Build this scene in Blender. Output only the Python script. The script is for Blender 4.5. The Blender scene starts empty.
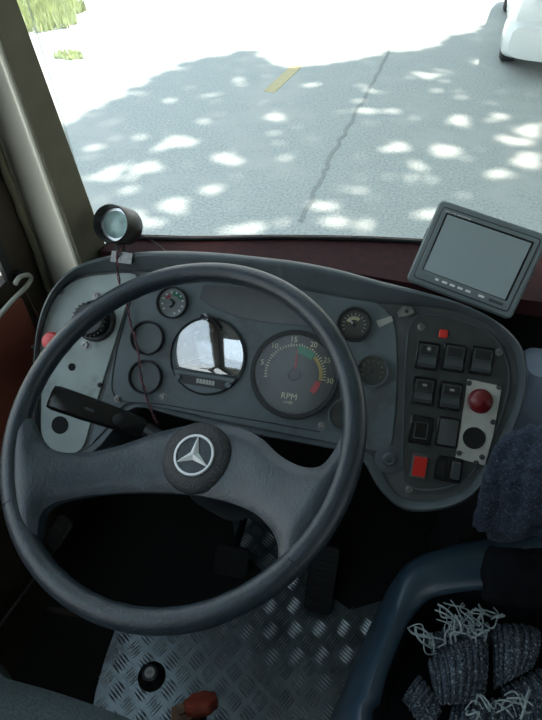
import bpy, bmesh, math, random
from math import sin, cos, pi, radians, sqrt
from mathutils import Vector, Matrix, noise
from mathutils.geometry import delaunay_2d_cdt
random.seed(7)
S = bpy.context.scene
COL = S.collection

# ------------------------------------------------------------------ camera
PSI, PIT, F = radians(12), radians(45), 550.0
CAM = Vector((0, 0, 1.36))
FW = Vector((-sin(PSI)*cos(PIT), cos(PSI)*cos(PIT), -sin(PIT)))
RT = Vector((cos(PSI), sin(PSI), 0)); UP = RT.cross(FW)
cd = bpy.data.cameras.new('camera'); cam = bpy.data.objects.new('camera', cd); COL.objects.link(cam)
cd.sensor_fit = 'VERTICAL'; cd.sensor_height = 24; cd.sensor_width = 24; cd.lens = F/720*24
cd.clip_start = 0.02; cd.clip_end = 300
cam.matrix_world = Matrix(((RT.x, UP.x, -FW.x, CAM.x), (RT.y, UP.y, -FW.y, CAM.y), (RT.z, UP.z, -FW.z, CAM.z), (0, 0, 0, 1)))
S.camera = cam

# ------------------------------------------------------------------ world, sun, exposure
w = bpy.data.worlds.new('world'); S.world = w; w.use_nodes = True
nt = w.node_tree; bg = nt.nodes['Background']
tc = nt.nodes.new('ShaderNodeTexCoord'); sx = nt.nodes.new('ShaderNodeSeparateXYZ'); cr = nt.nodes.new('ShaderNodeValToRGB')
nt.links.new(tc.outputs['Generated'], sx.inputs[0]); nt.links.new(sx.outputs['Z'], cr.inputs[0]); nt.links.new(cr.outputs[0], bg.inputs[0])
cr.color_ramp.elements[0].position = 0.0; cr.color_ramp.elements[0].color = (0.93, 0.98, 0.95, 1)
cr.color_ramp.elements[1].position = 0.7; cr.color_ramp.elements[1].color = (0.68, 0.86, 1.0, 1)
bg.inputs[1].default_value = 2.2
SUN = Vector((0.30, 0.40, 0.87)).normalized()
sd = bpy.data.lights.new('sun', 'SUN'); sun = bpy.data.objects.new('sun', sd); COL.objects.link(sun)
sd.energy = 11; sd.angle = radians(1.3); sd.color = (1, 0.93, 0.82)
sun.location = (3, 4, 9); sun.rotation_euler = SUN.to_track_quat('Z', 'Y').to_euler()
S.view_settings.view_transform = 'Standard'; S.view_settings.look = 'None'
S.view_settings.gamma = 1; S.view_settings.use_curve_mapping = False
S.view_settings.exposure = 0.0

# ------------------------------------------------------------------ helpers
def ray(px, py):
    return (FW + RT*((px-271)/F) + UP*((360-py)/F)).normalized()
def hit(px, py, p0, n):
    d = ray(px, py); return CAM + d*((p0-CAM).dot(n)/d.dot(n))
def proj(P):
    d = P-CAM; z = d.dot(FW)
    return (271+F*d.dot(RT)/z, 360-F*d.dot(UP)/z, z)
def hz(px, py, z): return hit(px, py, Vector((0, 0, z)), Vector((0, 0, 1)))
def hx(px, py, x): return hit(px, py, Vector((x, 0, 0)), Vector((1, 0, 0)))
def hy(px, py, y): return hit(px, py, Vector((0, y, 0)), Vector((0, 1, 0)))
def at(px, py, d): return CAM + ray(px, py)*d
def frame(o, n, x=Vector((1, 0, 0))):
    n = n.normalized(); x = (x-n*x.dot(n)).normalized(); y = n.cross(x)
    return Matrix(((x.x, y.x, n.x, o.x), (x.y, y.y, n.y, o.y), (x.z, y.z, n.z, o.z), (0, 0, 0, 1)))
T = Matrix.Translation
def Rz(a): return Matrix.Rotation(a, 4, 'Z')
def Ry(a): return Matrix.Rotation(a, 4, 'Y')
def Rx(a): return Matrix.Rotation(a, 4, 'X')

def mat(name, c, rough=.6, metal=0, var=.12, scale=30, bump=0, bscale=200, spec=.5, emis=None, es=0, coat=0, c2=None, c2scale=12, c2t=.55, sheen=0, wear=None):
    m = bpy.data.materials.new(name); m.use_nodes = True
    t = m.node_tree; b = t.nodes['Principled BSDF']
    L = t.links.new; N = t.nodes.new
    tcn = N('ShaderNodeTexCoord')
    nz = N('ShaderNodeTexNoise'); nz.inputs['Scale'].default_value = scale; nz.inputs['Detail'].default_value = 4
    L(tcn.outputs['Object'], nz.inputs['Vector'])
    rp = N('ShaderNodeValToRGB'); rp.color_ramp.elements[0].position = .3; rp.color_ramp.elements[1].position = .7
    rp.color_ramp.elements[0].color = tuple(v*(1-var) for v in c)+(1,); rp.color_ramp.elements[1].color = tuple(v*(1+var) for v in c)+(1,)
    L(nz.outputs[0], rp.inputs[0]); out = rp.outputs[0]
    if c2:
        n2 = N('ShaderNodeTexNoise'); n2.inputs['Scale'].default_value = c2scale; n2.inputs['Detail'].default_value = 8; n2.inputs['Roughness'].default_value = .7
        L(tcn.outputs['Object'], n2.inputs['Vector'])
        r2 = N('ShaderNodeValToRGB'); r2.color_ramp.elements[0].position = c2t; r2.color_ramp.elements[1].position = c2t+.12
        L(n2.outputs[0], r2.inputs[0])
        mx = N('ShaderNodeMix'); mx.data_type = 'RGBA'
        L(r2.outputs[0], mx.inputs[0]); L(out, mx.inputs[6]); mx.inputs[7].default_value = tuple(c2)+(1,); out = mx.outputs[2]
    L(out, b.inputs['Base Color'])
    b.inputs['Roughness'].default_value = rough; b.inputs['Metallic'].default_value = metal
    b.inputs['Specular IOR Level'].default_value = spec; b.inputs['Coat Weight'].default_value = coat
    b.inputs['Sheen Weight'].default_value = sheen
    if bump:
        n3 = N('ShaderNodeTexNoise'); n3.inputs['Scale'].default_value = bscale; n3.inputs['Detail'].default_value = 3
        L(tcn.outputs['Object'], n3.inputs['Vector'])
        bp = N('ShaderNodeBump'); bp.inputs['Strength'].default_value = bump; bp.inputs['Distance'].default_value = .002
        L(n3.outputs[0], bp.inputs['Height']); L(bp.outputs[0], b.inputs['Normal'])
    if emis:
        b.inputs['Emission Color'].default_value = tuple(emis)+(1,); b.inputs['Emission Strength'].default_value = es
    return m
def glass(name, refl=.06, rough=.02, tint=(1, 1, 1)):
    m = bpy.data.materials.new(name); m.use_nodes = True; t = m.node_tree; t.nodes.clear()
    o = t.nodes.new('ShaderNodeOutputMaterial'); mx = t.nodes.new('ShaderNodeMixShader')
    tr = t.nodes.new('ShaderNodeBsdfTransparent'); tr.inputs[0].default_value = tuple(tint)+(1,)
    gl = t.nodes.new('ShaderNodeBsdfGlossy'); gl.inputs['Roughness'].default_value = rough
    fr = t.nodes.new('ShaderNodeLayerWeight'); fr.inputs[0].default_value = .25
    mr = t.nodes.new('ShaderNodeMapRange'); mr.inputs['To Min'].default_value = refl; mr.inputs['To Max'].default_value = min(1, refl+.5)
    t.links.new(fr.outputs['Fresnel'], mr.inputs[0]); t.links.new(mr.outputs[0], mx.inputs[0])
    t.links.new(tr.outputs[0], mx.inputs[1]); t.links.new(gl.outputs[0], mx.inputs[2]); t.links.new(mx.outputs[0], o.inputs[0])
    return m

class MB:
    def __init__(s): s.v = []; s.f = []
    def add(s, vs, fs, M=None):
        k = len(s.v)
        s.v += [(M @ Vector(p)) if M else Vector(p) for p in vs]
        s.f += [tuple(i+k for i in f) for f in fs]
        return s
    def box(s, a, b, M=None):
        x0, y0, z0 = a; x1, y1, z1 = b
        return s.add([(x0,y0,z0),(x1,y0,z0),(x1,y1,z0),(x0,y1,z0),(x0,y0,z1),(x1,y0,z1),(x1,y1,z1),(x0,y1,z1)],
                     [(0,3,2,1),(4,5,6,7),(0,1,5,4),(1,2,6,5),(2,3,7,6),(3,0,4,7)], M)
    def loft(s, rings, M=None, closed=True, cap0=True, cap1=True, loop=False):
        n = len(rings[0]); vs = [p for r in rings for p in r]; fs = []
        R = len(rings)
        for i in range(R if loop else R-1):
            for j in range(n if closed else n-1):
                k = (j+1) % n; i2 = (i+1) % R
                fs.append((i*n+j, i*n+k, i2*n+k, i2*n+j))
        if not loop:
            if cap0: fs.append(tuple(range(n))[::-1])
            if cap1: fs.append(tuple((R-1)*n+j for j in range(n)))
        return s.add(vs, fs, M)
    def lathe(s, prof, M=None, seg=48, cap0=False, cap1=False):
        rings = [[(r*cos(2*pi*k/seg), r*sin(2*pi*k/seg), z) for k in range(seg)] for r, z in prof]
        return s.loft(rings, M, True, cap0, cap1)
    def disc(s, r, z=0, M=None, seg=48): return s.lathe([(r, z-.0004), (r, z)], M, seg, True, True)
    def cyl(s, r, z0, z1, M=None, seg=24, bev=0):
        if bev: return s.lathe([(r, z0), (r, z1-bev), (r-bev, z1)], M, seg, True, True)
        return s.lathe([(r, z0), (r, z1)], M, seg, True, True)
    def tube(s, pts, r, seg=10, closed=False, M=None, sub=0):
        pts = [Vector(p) for p in pts]
        if sub: pts = spline(pts, sub, closed)
        n = len(pts); rr = r if callable(r) else (lambda t: r)
        rings = []; prev = None
        for i, p in enumerate(pts):
            a = pts[(i-1) % n] if (closed or i > 0) else p
            b = pts[(i+1) % n] if (closed or i < n-1) else p
            d = (b-a).normalized()
            if prev is None:
                q = Vector((0, 0, 1)) if abs(d.z) < .9 else Vector((1, 0, 0)); x = d.cross(q).normalized()
            else:
                x = (prev-d*prev.dot(d)).normalized()
            prev = x; y = d.cross(x); R = rr(i/max(1, n-1))
            rings.append([p+x*(R*cos(2*pi*k/seg))+y*(R*sin(2*pi*k/seg)) for k in range(seg)])
        return s.loft(rings, M, True, not closed, not closed, loop=closed)
    def prism(s, poly, z0, z1, M=None, bev=0):
        rings = [[(p[0], p[1], z0) for p in poly]]
        if bev:
            rings.append([(p[0], p[1], z1-bev) for p in poly]); rings.append([(p[0], p[1], z1) for p in inset(poly, bev)])
        else: rings.append([(p[0], p[1], z1) for p in poly])
        return s.loft(rings, M)
    def build(s, name, m, parent=None, M=None, smooth=35, mods=None):
        me = bpy.data.meshes.new(name); me.from_pydata([tuple(v) for v in s.v], [], s.f); me.validate()
        bm = bmesh.new(); bm.from_mesh(me); bmesh.ops.recalc_face_normals(bm, faces=bm.faces)
        if smooth:
            for f in bm.faces: f.smooth = True
            for e in bm.edges:
                if len(e.link_faces) != 2 or e.calc_face_angle(0) > radians(smooth): e.smooth = False
        bm.to_mesh(me); bm.free()
        me.materials.append(m)
        o = bpy.data.objects.new(name, me); COL.objects.link(o)
        if parent: o.parent = parent
        if M: o.matrix_local = M
        return o
def spline(P, sub=6, closed=False):
    P = [Vector(p) for p in P]; n = len(P); out = []
    for i in range(n if closed else n-1):
        g = lambda k: P[k % n] if closed else P[max(0, min(n-1, k))]
        a, b, c, d = g(i-1), g(i), g(i+1), g(i+2)
        for k in range(sub):
            t = k/sub
            out.append(.5*((2*b)+(-a+c)*t+(2*a-5*b+4*c-d)*t*t+(-a+3*b-3*c+d)*t**3))
    if not closed: out.append(P[-1])
    return out
def inset(poly, d):
    n = len(poly); A = sum(poly[i][0]*poly[(i+1) % n][1]-poly[(i+1) % n][0]*poly[i][1] for i in range(n))
    sg = 1 if A > 0 else -1; out = []
    for i in range(n):
        p0, p1, p2 = [Vector((poly[k % n][0], poly[k % n][1])) for k in (i-1, i, i+1)]
        e1 = (p1-p0); e2 = (p2-p1)
        if e1.length < 1e-9 or e2.length < 1e-9: out.append(tuple(p1)); continue
        e1.normalize(); e2.normalize()
        n1 = Vector((-e1.y, e1.x))*sg; n2 = Vector((-e2.y, e2.x))*sg
        q = (n1+n2); q = q/max(q.length_squared, .3)*2 if q.length > 1e-6 else n1
        q = q*.5*2 if False else q
        m_ = q.normalized()*min(d/max(.35, q.normalized().dot(n1)), 2*d)
        out.append((p1.x+m_.x, p1.y+m_.y))
    return out
def rrect(w_, h_, r, seg=4, cx=0, cy=0):
    out = []
    for (sx_, sy_, a0) in ((1, 1, 0), (-1, 1, 90), (-1, -1, 180), (1, -1, 270)):
        for k in range(seg+1):
            a = radians(a0+90*k/seg)
            out.append((cx+sx_*(w_/2-r)+r*cos(a), cy+sy_*(h_/2-r)+r*sin(a)))
    return out
def inpoly(x, y, P):
    c = False; n = len(P); j = n-1
    for i in range(n):
        xi, yi = P[i][0], P[i][1]; xj, yj = P[j][0], P[j][1]
        if (yi > y) != (yj > y) and x < (xj-xi)*(y-yi)/(yj-yi)+xi: c = not c
        j = i
    return c
def distpoly(x, y, P):
    best = 1e9; n = len(P); p = Vector((x, y))
    for i in range(n):
        a = Vector(P[i][:2]); b = Vector(P[(i+1) % n][:2]); d = b-a; L2 = d.length_squared
        t = max(0, min(1, (p-a).dot(d)/L2)) if L2 > 0 else 0
        best = min(best, (p-a-d*t).length)
    return best
def pillow(P, hf, sp, zb=None):
    """fill outline P (2-D) with a triangulated sheet whose height is hf(x, y, distance to edge)"""
    P = [(p[0], p[1]) for p in P]; n = len(P)
    vs = [Vector(p) for p in P]
    xs = [p[0] for p in P]; ys = [p[1] for p in P]
    y = min(ys)
    r = 0
    while y < max(ys):
        x = min(xs)+(sp/2 if r % 2 else 0)
        while x < max(xs):
            if inpoly(x, y, P) and distpoly(x, y, P) > sp*.45: vs.append(Vector((x, y)))
            x += sp
        y += sp*.87; r += 1
    V, E_, Fc, ov, oe, of = delaunay_2d_cdt(vs, [(i, (i+1) % n) for i in range(n)], [], 1, 1e-7)
    mb = MB(); top = [(v.x, v.y, hf(v.x, v.y, distpoly(v.x, v.y, P))) for v in V]
    mb.add(top, [tuple(f) for f in Fc])
    if zb is not None:
        k = len(mb.v)
        # side wall: boundary verts are the first n
        e = [(p[0], p[1], hf(p[0], p[1], 0)) for p in P]
        mb.add(e+[(p[0], p[1], zb) for p in P], [(i, (i+1) % n, n+(i+1) % n, n+i) for i in range(n)]+[tuple(range(2*n-1, n-1, -1))])
    return mb
def tag(o, label=None, cat=None, group=None, kind=None):
    if label: o['label'] = label
    if cat: o['category'] = cat
    if group: o['group'] = group
    if kind: o['kind'] = kind
    return o
def empty(name, M, label=None, cat=None, group=None):
    o = bpy.data.objects.new(name, None); COL.objects.link(o); o.empty_display_size = .05
    o.matrix_world = M; return tag(o, label, cat, group)
def struct(o): o['kind'] = 'structure'; return o
def text_mb(body, size, M, mb=None, align='CENTER', thick=.0002):
    cu = bpy.data.curves.new('t', 'FONT'); cu.body = body; cu.size = size; cu.align_x = align; cu.align_y = 'CENTER'; cu.extrude = thick; cu.resolution_u = 2
    o = bpy.data.objects.new('t', cu); COL.objects.link(o)
    dg = bpy.context.evaluated_depsgraph_get(); dg.update()
    me = bpy.data.meshes.new_from_object(o.evaluated_get(dg))
    mb = mb or MB(); mb.add([v.co for v in me.vertices], [tuple(p.vertices) for p in me.polygons], M)
    bpy.data.objects.remove(o); bpy.data.curves.remove(cu); bpy.data.meshes.remove(me)
    return mb

# ------------------------------------------------------------------ materials
M_ = {}
M_['asphalt'] = mat('asphalt', (.37, .40, .385), .9, var=.24, scale=45, bump=.3, bscale=90, c2=(.42, .435, .415), c2scale=1.2, c2t=.5)
M_['verge'] = mat('dry_ground', (.42, .38, .30), .95, var=.25, scale=3)
M_['grass'] = mat('grass', (.50, .55, .30), .7, var=.4, scale=6)
M_['crack'] = mat('tar_seam', (.27, .29, .28), .9)
M_['yellow'] = mat('yellow_paint', (.50, .43, .24), .8, c2=(.40, .39, .34), c2scale=20)
M_['leaf'] = mat('leaf', (.10, .20, .05), .6)
M_['bark'] = mat('bark', (.14, .10, .07), .9)
M_['carpaint'] = mat('silver_white_paint', (.72, .76, .75), .25, metal=.1, coat=.6, var=.01)
M_['tyre'] = mat('tyre_rubber', (.03, .03, .03), .85)
M_['carglass'] = mat('car_glass', (.02, .03, .03), .08)
M_['tail'] = mat('tail_lamp_red', (.5, .03, .04), .2, coat=.5)
M_['silver'] = mat('silver_emblem', (.75, .78, .80), .35, metal=.35, var=.03)
M_['chrome'] = mat('chrome', (.75, .77, .78), .18, metal=1, var=.03)
M_['steel'] = mat('worn_steel', (.26, .26, .25), .4, metal=.8, var=.25, scale=150)
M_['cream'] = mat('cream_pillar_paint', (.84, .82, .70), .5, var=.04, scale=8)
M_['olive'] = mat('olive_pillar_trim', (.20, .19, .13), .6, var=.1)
M_['brownframe'] = mat('dark_brown_frame', (.055, .042, .028), .55, var=.25, scale=20)
M_['maroon'] = mat('maroon_sill', (.045, .007, .010), .85, var=.3, scale=60, bump=.4, bscale=250)
M_['door'] = mat('red_brown_door_panel', (.40, .12, .08), .5, var=.25, scale=6)
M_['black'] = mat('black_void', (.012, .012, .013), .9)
M_['headliner'] = mat('pale_headliner', (.38, .40, .40), .8)
M_['cabin'] = mat('cabin_lining', (.06, .06, .06), .8)
M_['rubber_shade'] = mat('rubber_floor_and_shade', (.012, .012, .012), .9, bump=.3)  # black rubber floor that also stands in for deep shade
M_['plate'] = mat('checker_plate', (.28, .34, .37), .34, metal=.9, var=.25, scale=10, c2=(.07, .075, .075), c2scale=5, c2t=.58)
M_['bar'] = mat('polished_bar', (.66, .72, .75), .38, metal=1, var=.1, scale=14, c2=(.22, .22, .22), c2scale=5, c2t=.58)
M_['cowl'] = mat('dash_cowl_plastic', (.080, .102, .112), .5, var=.12, scale=25, bump=.25, bscale=300, c2=(.13, .14, .14), c2scale=18, c2t=.60)
M_['fascia'] = mat('dark_fascia', (.075, .085, .086), .6, var=.25, scale=30, bump=.2)
M_['panelL'] = mat('grey_left_panel', (.36, .43, .42), .55, var=.1, scale=25, c2=(.22, .26, .25), c2scale=14, c2t=.57)
M_['panelG'] = mat('slate_gauge_panel', (.118, .155, .168), .5, var=.12, scale=22, bump=.15, c2=(.085, .10, .105), c2scale=11, c2t=.52)
M_['warn'] = mat('brown_grey_window', (.10, .11, .115), .3, var=.1)
M_['panelS'] = mat('charcoal_switch_panel', (.040, .047, .047), .55, var=.2, scale=60, bump=.3, c2=(.09, .10, .10), c2scale=60, c2t=.66)
M_['blk'] = mat('black_plastic', (.014, .016, .018), .42, var=.2, bump=.1)
M_['blkgloss'] = mat('black_gloss', (.008, .009, .010), .18)
M_['rocker'] = mat('grey_rocker', (.055, .066, .070), .35, var=.2)
M_['lens_dk'] = mat('smoked_lens', (.02, .022, .022), .12)
M_['dial'] = mat('grey_green_dial', (.070, .080, .074), .75, var=.18, scale=60, c2=(.13, .14, .13), c2scale=30, c2t=.62)
M_['dial2'] = mat('grey_dial', (.26, .30, .30), .5, var=.15, scale=60)
M_['dialS'] = mat('speedometer_dial', (.10, .13, .14), .6, var=.1)
M_['blank'] = mat('blank_insert', (.11, .135, .14), .5, var=.1)
M_['num'] = mat('yellow_print', (.78, .78, .50), .6)
M_['white'] = mat('white_print', (.90, .92, .90), .5, var=.02)
M_['green'] = mat('green_band', (.04, .26, .14), .6)
M_['yel'] = mat('yellow_band', (.48, .38, .12), .6)
M_['red'] = mat('red_band', (.55, .06, .07), .55)
M_['redp'] = mat('red_plastic', (.65, .035, .025), .3, var=.08)
M_['redpink'] = mat('faded_red_knob', (.75, .10, .10), .45)
M_['redlens'] = mat('dark_red_lens', (.15, .006, .010), .35, coat=.2)
M_['alu'] = mat('white_switch_plate', (.50, .52, .47), .5, var=.1, scale=60, c2=(.32, .33, .30), c2scale=40, c2t=.62)
M_['wheel'] = mat('blue_black_wheel_plastic', (.019, .031, .040), .38, var=.22, scale=40, bump=.35, bscale=260, spec=.6, c2=(.010, .013, .016), c2scale=55, c2t=.63)
M_['cap'] = mat('black_horn_cap', (.022, .026, .028), .5, var=.3, bump=1, bscale=420)
M_['mon'] = mat('monitor_case', (.17, .215, .225), .5, var=.05, bump=.1)
M_['screen'] = mat('screen_reflection_grey', (.32, .40, .42), .25, var=.01, spec=.6)  # reflection put into the base grey of a switched-off screen
M_['pod'] = mat('black_pod', (.03, .03, .027), .35)
M_['podreflect'] = mat('teal_reflection_glass', (.55, .80, .78), .2, coat=.6, var=.25, scale=60)  # teal reflection on the lens put into its base colour
M_['wire1'] = mat('maroon_wire', (.18, .03, .05), .5)
M_['wire2'] = mat('black_wire', (.03, .025, .03), .5)
M_['seat'] = mat('dark_grey_seat_fabric', (.09, .12, .125), .9, var=.3, scale=300, bump=1, bscale=400)
M_['blue'] = mat('navy_plastic_cover', (.028, .058, .088), .36, var=.15, scale=12, bump=.1, spec=.7)
M_['tub'] = mat('black_tray_lining', (.006, .007, .009), .95, spec=.1)
M_['knit'] = mat('slate_knit_wool', (.045, .062, .085), .95, var=.5, scale=160, c2=(.34, .41, .43), c2scale=260, c2t=.53)
M_['fringe'] = mat('pale_fringe_wool', (.30, .36, .37), .95, var=.3, scale=200)
M_['jacket'] = mat('navy_fleece', (.016, .026, .045), .95, var=.7, scale=350, bump=1, bscale=300, c2=(.12, .16, .22), c2scale=300, c2t=.57)
M_['cush'] = mat('pale_blue_fabric', (.34, .42, .55), .8, var=.06)
M_['cushb'] = mat('blue_fabric', (.03, .10, .30), .8)
M_['brown'] = mat('rusty_metal', (.22, .13, .08), .7, var=.3)
M_['knobred'] = mat('rust_red_knob', (.30, .06, .035), .45, var=.2)
M_['tape'] = mat('grey_tape', (.42, .44, .40), .6)
M_['glass'] = glass('clear_window_glass', .02)
M_['gglass'] = glass('gauge_glass', .015, .15)
M_['sglass'] = glass('speedometer_glass', .60, .03)

# ------------------------------------------------------------------ outside: road
def flat(P, z0, z1, name, m): return MB().prism(P, z0, z1).build(name, m)
ZR = -.8
hd = Vector((sin(radians(5.7)), cos(radians(5.7)), 0)); hr = Vector((hd.y, -hd.x, 0))
def rd(a, b, z=ZR): p = hd*b+hr*a; return Vector((p.x, p.y, z))
def quadr(a0, a1, b0, b1): return [rd(a0, b0), rd(a1, b0), rd(a1, b1), rd(a0, b1)]
o = flat(quadr(-6.2, 3.9, -8, 60), ZR-.1, ZR, 'road', M_['asphalt']); struct(o)
o = flat(quadr(-40, -6.2, -8, 60), ZR-.1, ZR+.02, 'ground', M_['verge']); struct(o)
o = flat(quadr(3.9, 30, -8, 60), ZR-.1, ZR+.1, 'ground', M_['verge']); struct(o)
def strip(pts, wd, z0, z1, name, m):
    mb = MB(); L = []; R = []
    for i, p in enumerate(pts):
        d = (pts[min(i+1, len(pts)-1)]-pts[max(i-1, 0)]).normalized(); q = Vector((-d.y, d.x, 0))*wd/2
        L.append((p.x+q.x, p.y+q.y)); R.append((p.x-q.x, p.y-q.y))
    return MB().prism(L+R[::-1], z0, z1).build(name, m)
cp = [hz(x, y, ZR) for x, y in ((398, 30), (385, 60), (372, 86), (356, 112), (343, 135), (330, 160), (322, 178), (314, 195), (300, 222))]
cp = [p+Vector((random.uniform(-.02, .02), 0, 0)) for p in spline(cp, 5)]
tag(struct(strip(cp, .035, ZR, ZR+.003, 'trim_9', M_['crack'])))
a = hz(269, 92, ZR); b = hz(297, 66, ZR)
struct(strip([a, (a+b)/2, b], .13, ZR, ZR+.004, 'trim_8', M_['yellow']))
# verge grass
def grass_at(px, py, n, rad, h):
    c = hz(px, py, ZR); mb = MB()
    for i in range(n):
        a_ = random.uniform(0, 6.28); r_ = rad*sqrt(random.random()); x, y = c.x+r_*cos(a_)*1.6, c.y+r_*sin(a_)
        hh = h*random.uniform(.5, 1.1)*(1-.5*r_/rad); lx, ly = random.uniform(-.3, .3)*hh, random.uniform(-.3, .3)*hh
        wx = random.uniform(.01, .03); t = random.uniform(0, 3.14)
        mb.add([(x-wx*cos(t), y-wx*sin(t), ZR), (x+wx*cos(t), y+wx*sin(t), ZR), (x+lx*.5+wx*.7*cos(t), y+ly*.5, ZR+hh*.6), (x+lx, y+ly, ZR+hh), (x+lx*.5-wx*.7*cos(t), y+ly*.5, ZR+hh*.6)], [(0, 1, 2, 4), (4, 2, 3)])
    return mb
mb = grass_at(18, 22, 900, .55, .45); m2 = grass_at(40, 10, 500, .45, .35); mb.add(m2.v, m2.f)
tag(mb.build('verge_grass', M_['grass'], smooth=0), 'tall green roadside grass at the upper left edge of the road', 'grass', kind='stuff')
tag(grass_at(70, 57, 110, .12, .12).build('weed_tuft', M_['grass'], smooth=0), 'small pale green weed tuft on the sunlit road beside the grass', 'weed')

# tree shading the road (crown is above the photo, its shade is on the road)
ell = [(175,206,20,11),(213,191,13,5),(245,229,30,8),(398,147,17,8),(368,112,12,5),(460,120,12,8),(501,117,11,5),(228,158,16,6),(180,142,24,7),(208,95,9,3),
 (167,100,8,4),(112,172,16,7),(150,168,12,5),(415,166,12,6),(445,151,20,6),(530,130,15,7),(530,160,15,11),(495,176,13,8),(414,180,9,5),(325,205,28,8),(275,118,12,5),
 (276,132,9,4),(243,171,9,4),(300,115,7,3),(130,190,14,5),(150,222,22,6),(520,143,20,5),(350,190,12,4),(200,120,9,4),(105,125,9,4),(90,150,8,5),(480,62,10,4),(430,75,16,4),(240,80,10,3),(310,85,8,3),(435,215,25,6),(340,222,20,5)]
bnd = [(-400, 330), (-60, 190), (0, 160), (60, 130), (110, 100), (150, 75), (200, 60), (250, 50), (275, 62), (300, 70), (330, 64), (390, 52), (430, 45), (470, 32), (500, 18), (545, 5), (700, -40), (1200, -130)]
def bline(x):
    for (x0, y0), (x1, y1) in zip(bnd, bnd[1:]):
        if x0 <= x <= x1: return y0+(y1-y0)*(x-x0)/(x1-x0)
    return bnd[0][1] if x < bnd[0][0] else bnd[-1][1]
TZ = 4.4
def lit(P):
    # is the ray that passes canopy point P wanted to reach a sunlit patch?
    G = P-SUN*((P.z-ZR)/SUN.z)
    if G.x < -2.0 and G.y < 3.2: return True
    if (G-CAM).dot(FW) > .3:
        x, y, _ = proj(G)
        if y < bline(x)+6*noise.noise(G*2.0): return True
        if 40 < y < 260 and -20 < x < 600:
            for ex, ey, ea, eb in ell:
                if ((x-ex)/ea)**2+((y-ey)/eb)**2 < (.50+.35*noise.noise(Vector((x*.15, y*.3, ex)))): return True
    G = P-SUN*((P.z-.8)/SUN.z)
    x, y, zc = proj(G)
    if zc > 0 and ((x-222)/36)**2+((y-242)/5)**2 < 1: return True
    # spot on the driver's door panel plane x = -0.59
    t = (P.x+.638)/SUN.x; D = P-SUN*t
    if abs(D.y-.66) < .12 and abs(D.z-.56) < .08: return True
    return False
tr = empty('shade_tree', T((4.6, 3.2, ZR+.1)), 'leafy roadside tree whose crown shades the asphalt', 'tree')
mb = MB(); base = Vector((4.6, 3.2, ZR+.1))
for ix in range(-30, 78):
    for iy in range(-24, 152):
        for lay in range(2):
            P = Vector((ix*.1+random.uniform(-.06, .06), iy*.1+random.uniform(-.06, .06), TZ+lay*.25+random.uniform(-.1, .1)))
            G = P-SUN*((P.z-ZR)/SUN.z)
            if lay == 1 and random.random() < .35: continue
            s_ = random.uniform(.07, .10); th = random.uniform(0, 6.28); q = Rz(th) @ Rx(random.uniform(-.5, .5))
            cs = [P+(q @ Vector(c)) for c in ((s_*1.5, 0, 0), (0, s_, 0), (-s_*1.5, 0, 0), (0, -s_, 0))]
            if lit(P) or any(lit(P+(c-P)*.6) for c in cs[:4:2]): continue
            mb.add([c-base for c in cs], [(0, 1, 2, 3)])
mb.build('crown', M_['leaf'], tr, smooth=0)
mb = MB(); mb.tube([(0, 0, 0), (.05, 0, 1.5), (-.1, .1, 3.2), (-.4, .3, 5.0)], lambda t: .22-.12*t, 12, sub=6)
for k, (x, y) in enumerate(((-3, 0), (-2.5, 4), (-1, 7), (1.5, -2), (-1.5, -3), (1, 3))):
    mb.tube([(-.05, .05, 2.6+.2*k), (x*.4, y*.4, 4.3), (x, y, 5.15)], lambda t: .09-.06*t, 8, sub=5)
mb.build('trunk', M_['bark'], tr)

# ------------------------------------------------------------------ the car ahead
cM = frame(rd(1.22, 7.25), Vector((0, 0, 1)), hr)
car = empty('car', cM, 'silver-white car seen from behind at the upper right edge of the road', 'car')
def csec(y, hw, z0, z1, tw=.8, n=28, ex=4):
    out = []
    for k in range(n):
        a = 2*pi*k/n; c_, s_ = cos(a), sin(a)
        x = math.copysign(abs(c_)**(2/ex), c_)*hw; z = math.copysign(abs(s_)**(2/ex), s_)
        zz = (z+1)/2; out.append((x*(1+(tw-1)*zz*zz), y, z0+(z1-z0)*zz))
    return out
CS = [(0, .70, .38, .80, .96), (.03, .77, .33, .86, .96), (.12, .82, .27, .92, .96), (.4, .84, .24, .97, .94), (1.2, .85, .2, .96, .92), (2.6, .85, .2, .93, .92), (3.4, .83, .22, .82, .92), (3.75, .78, .25, .72, .9), (3.85, .65, .3, .62, .9)]
mb = MB(); mb.loft([csec(*c) for c in CS]); mb.build('body', M_['carpaint'], car)
mb = MB(); mb.loft([csec(.22, .62, .85, .98, .9), csec(.45, .70, .85, 1.38, .8), csec(.9, .72, .85, 1.46, .8), csec(1.8, .72, .85, 1.46, .8), csec(2.3, .70, .85, 1.3, .8), csec(2.9, .66, .85, .92, .9)]); mb.build('cabin_glass', M_['carglass'], car)
mb = MB(); mb.loft([csec(.62, .56, 1.36, 1.41, .9), csec(.9, .60, 1.40, 1.49, .9), csec(1.8, .60, 1.40, 1.49, .9), csec(2.1, .56, 1.36, 1.41, .9)]); mb.build('roof', M_['carpaint'], car)
mb = MB(); mb.loft([csec(-.09, .66, .24, .50, 1, ex=5), csec(-.075, .78, .20, .54, 1, ex=5), csec(.0, .845, .185, .56, 1, ex=6), csec(.28, .86, .19, .56, 1, ex=7)]); mb.build('bumper', M_['carpaint'], car)
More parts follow.
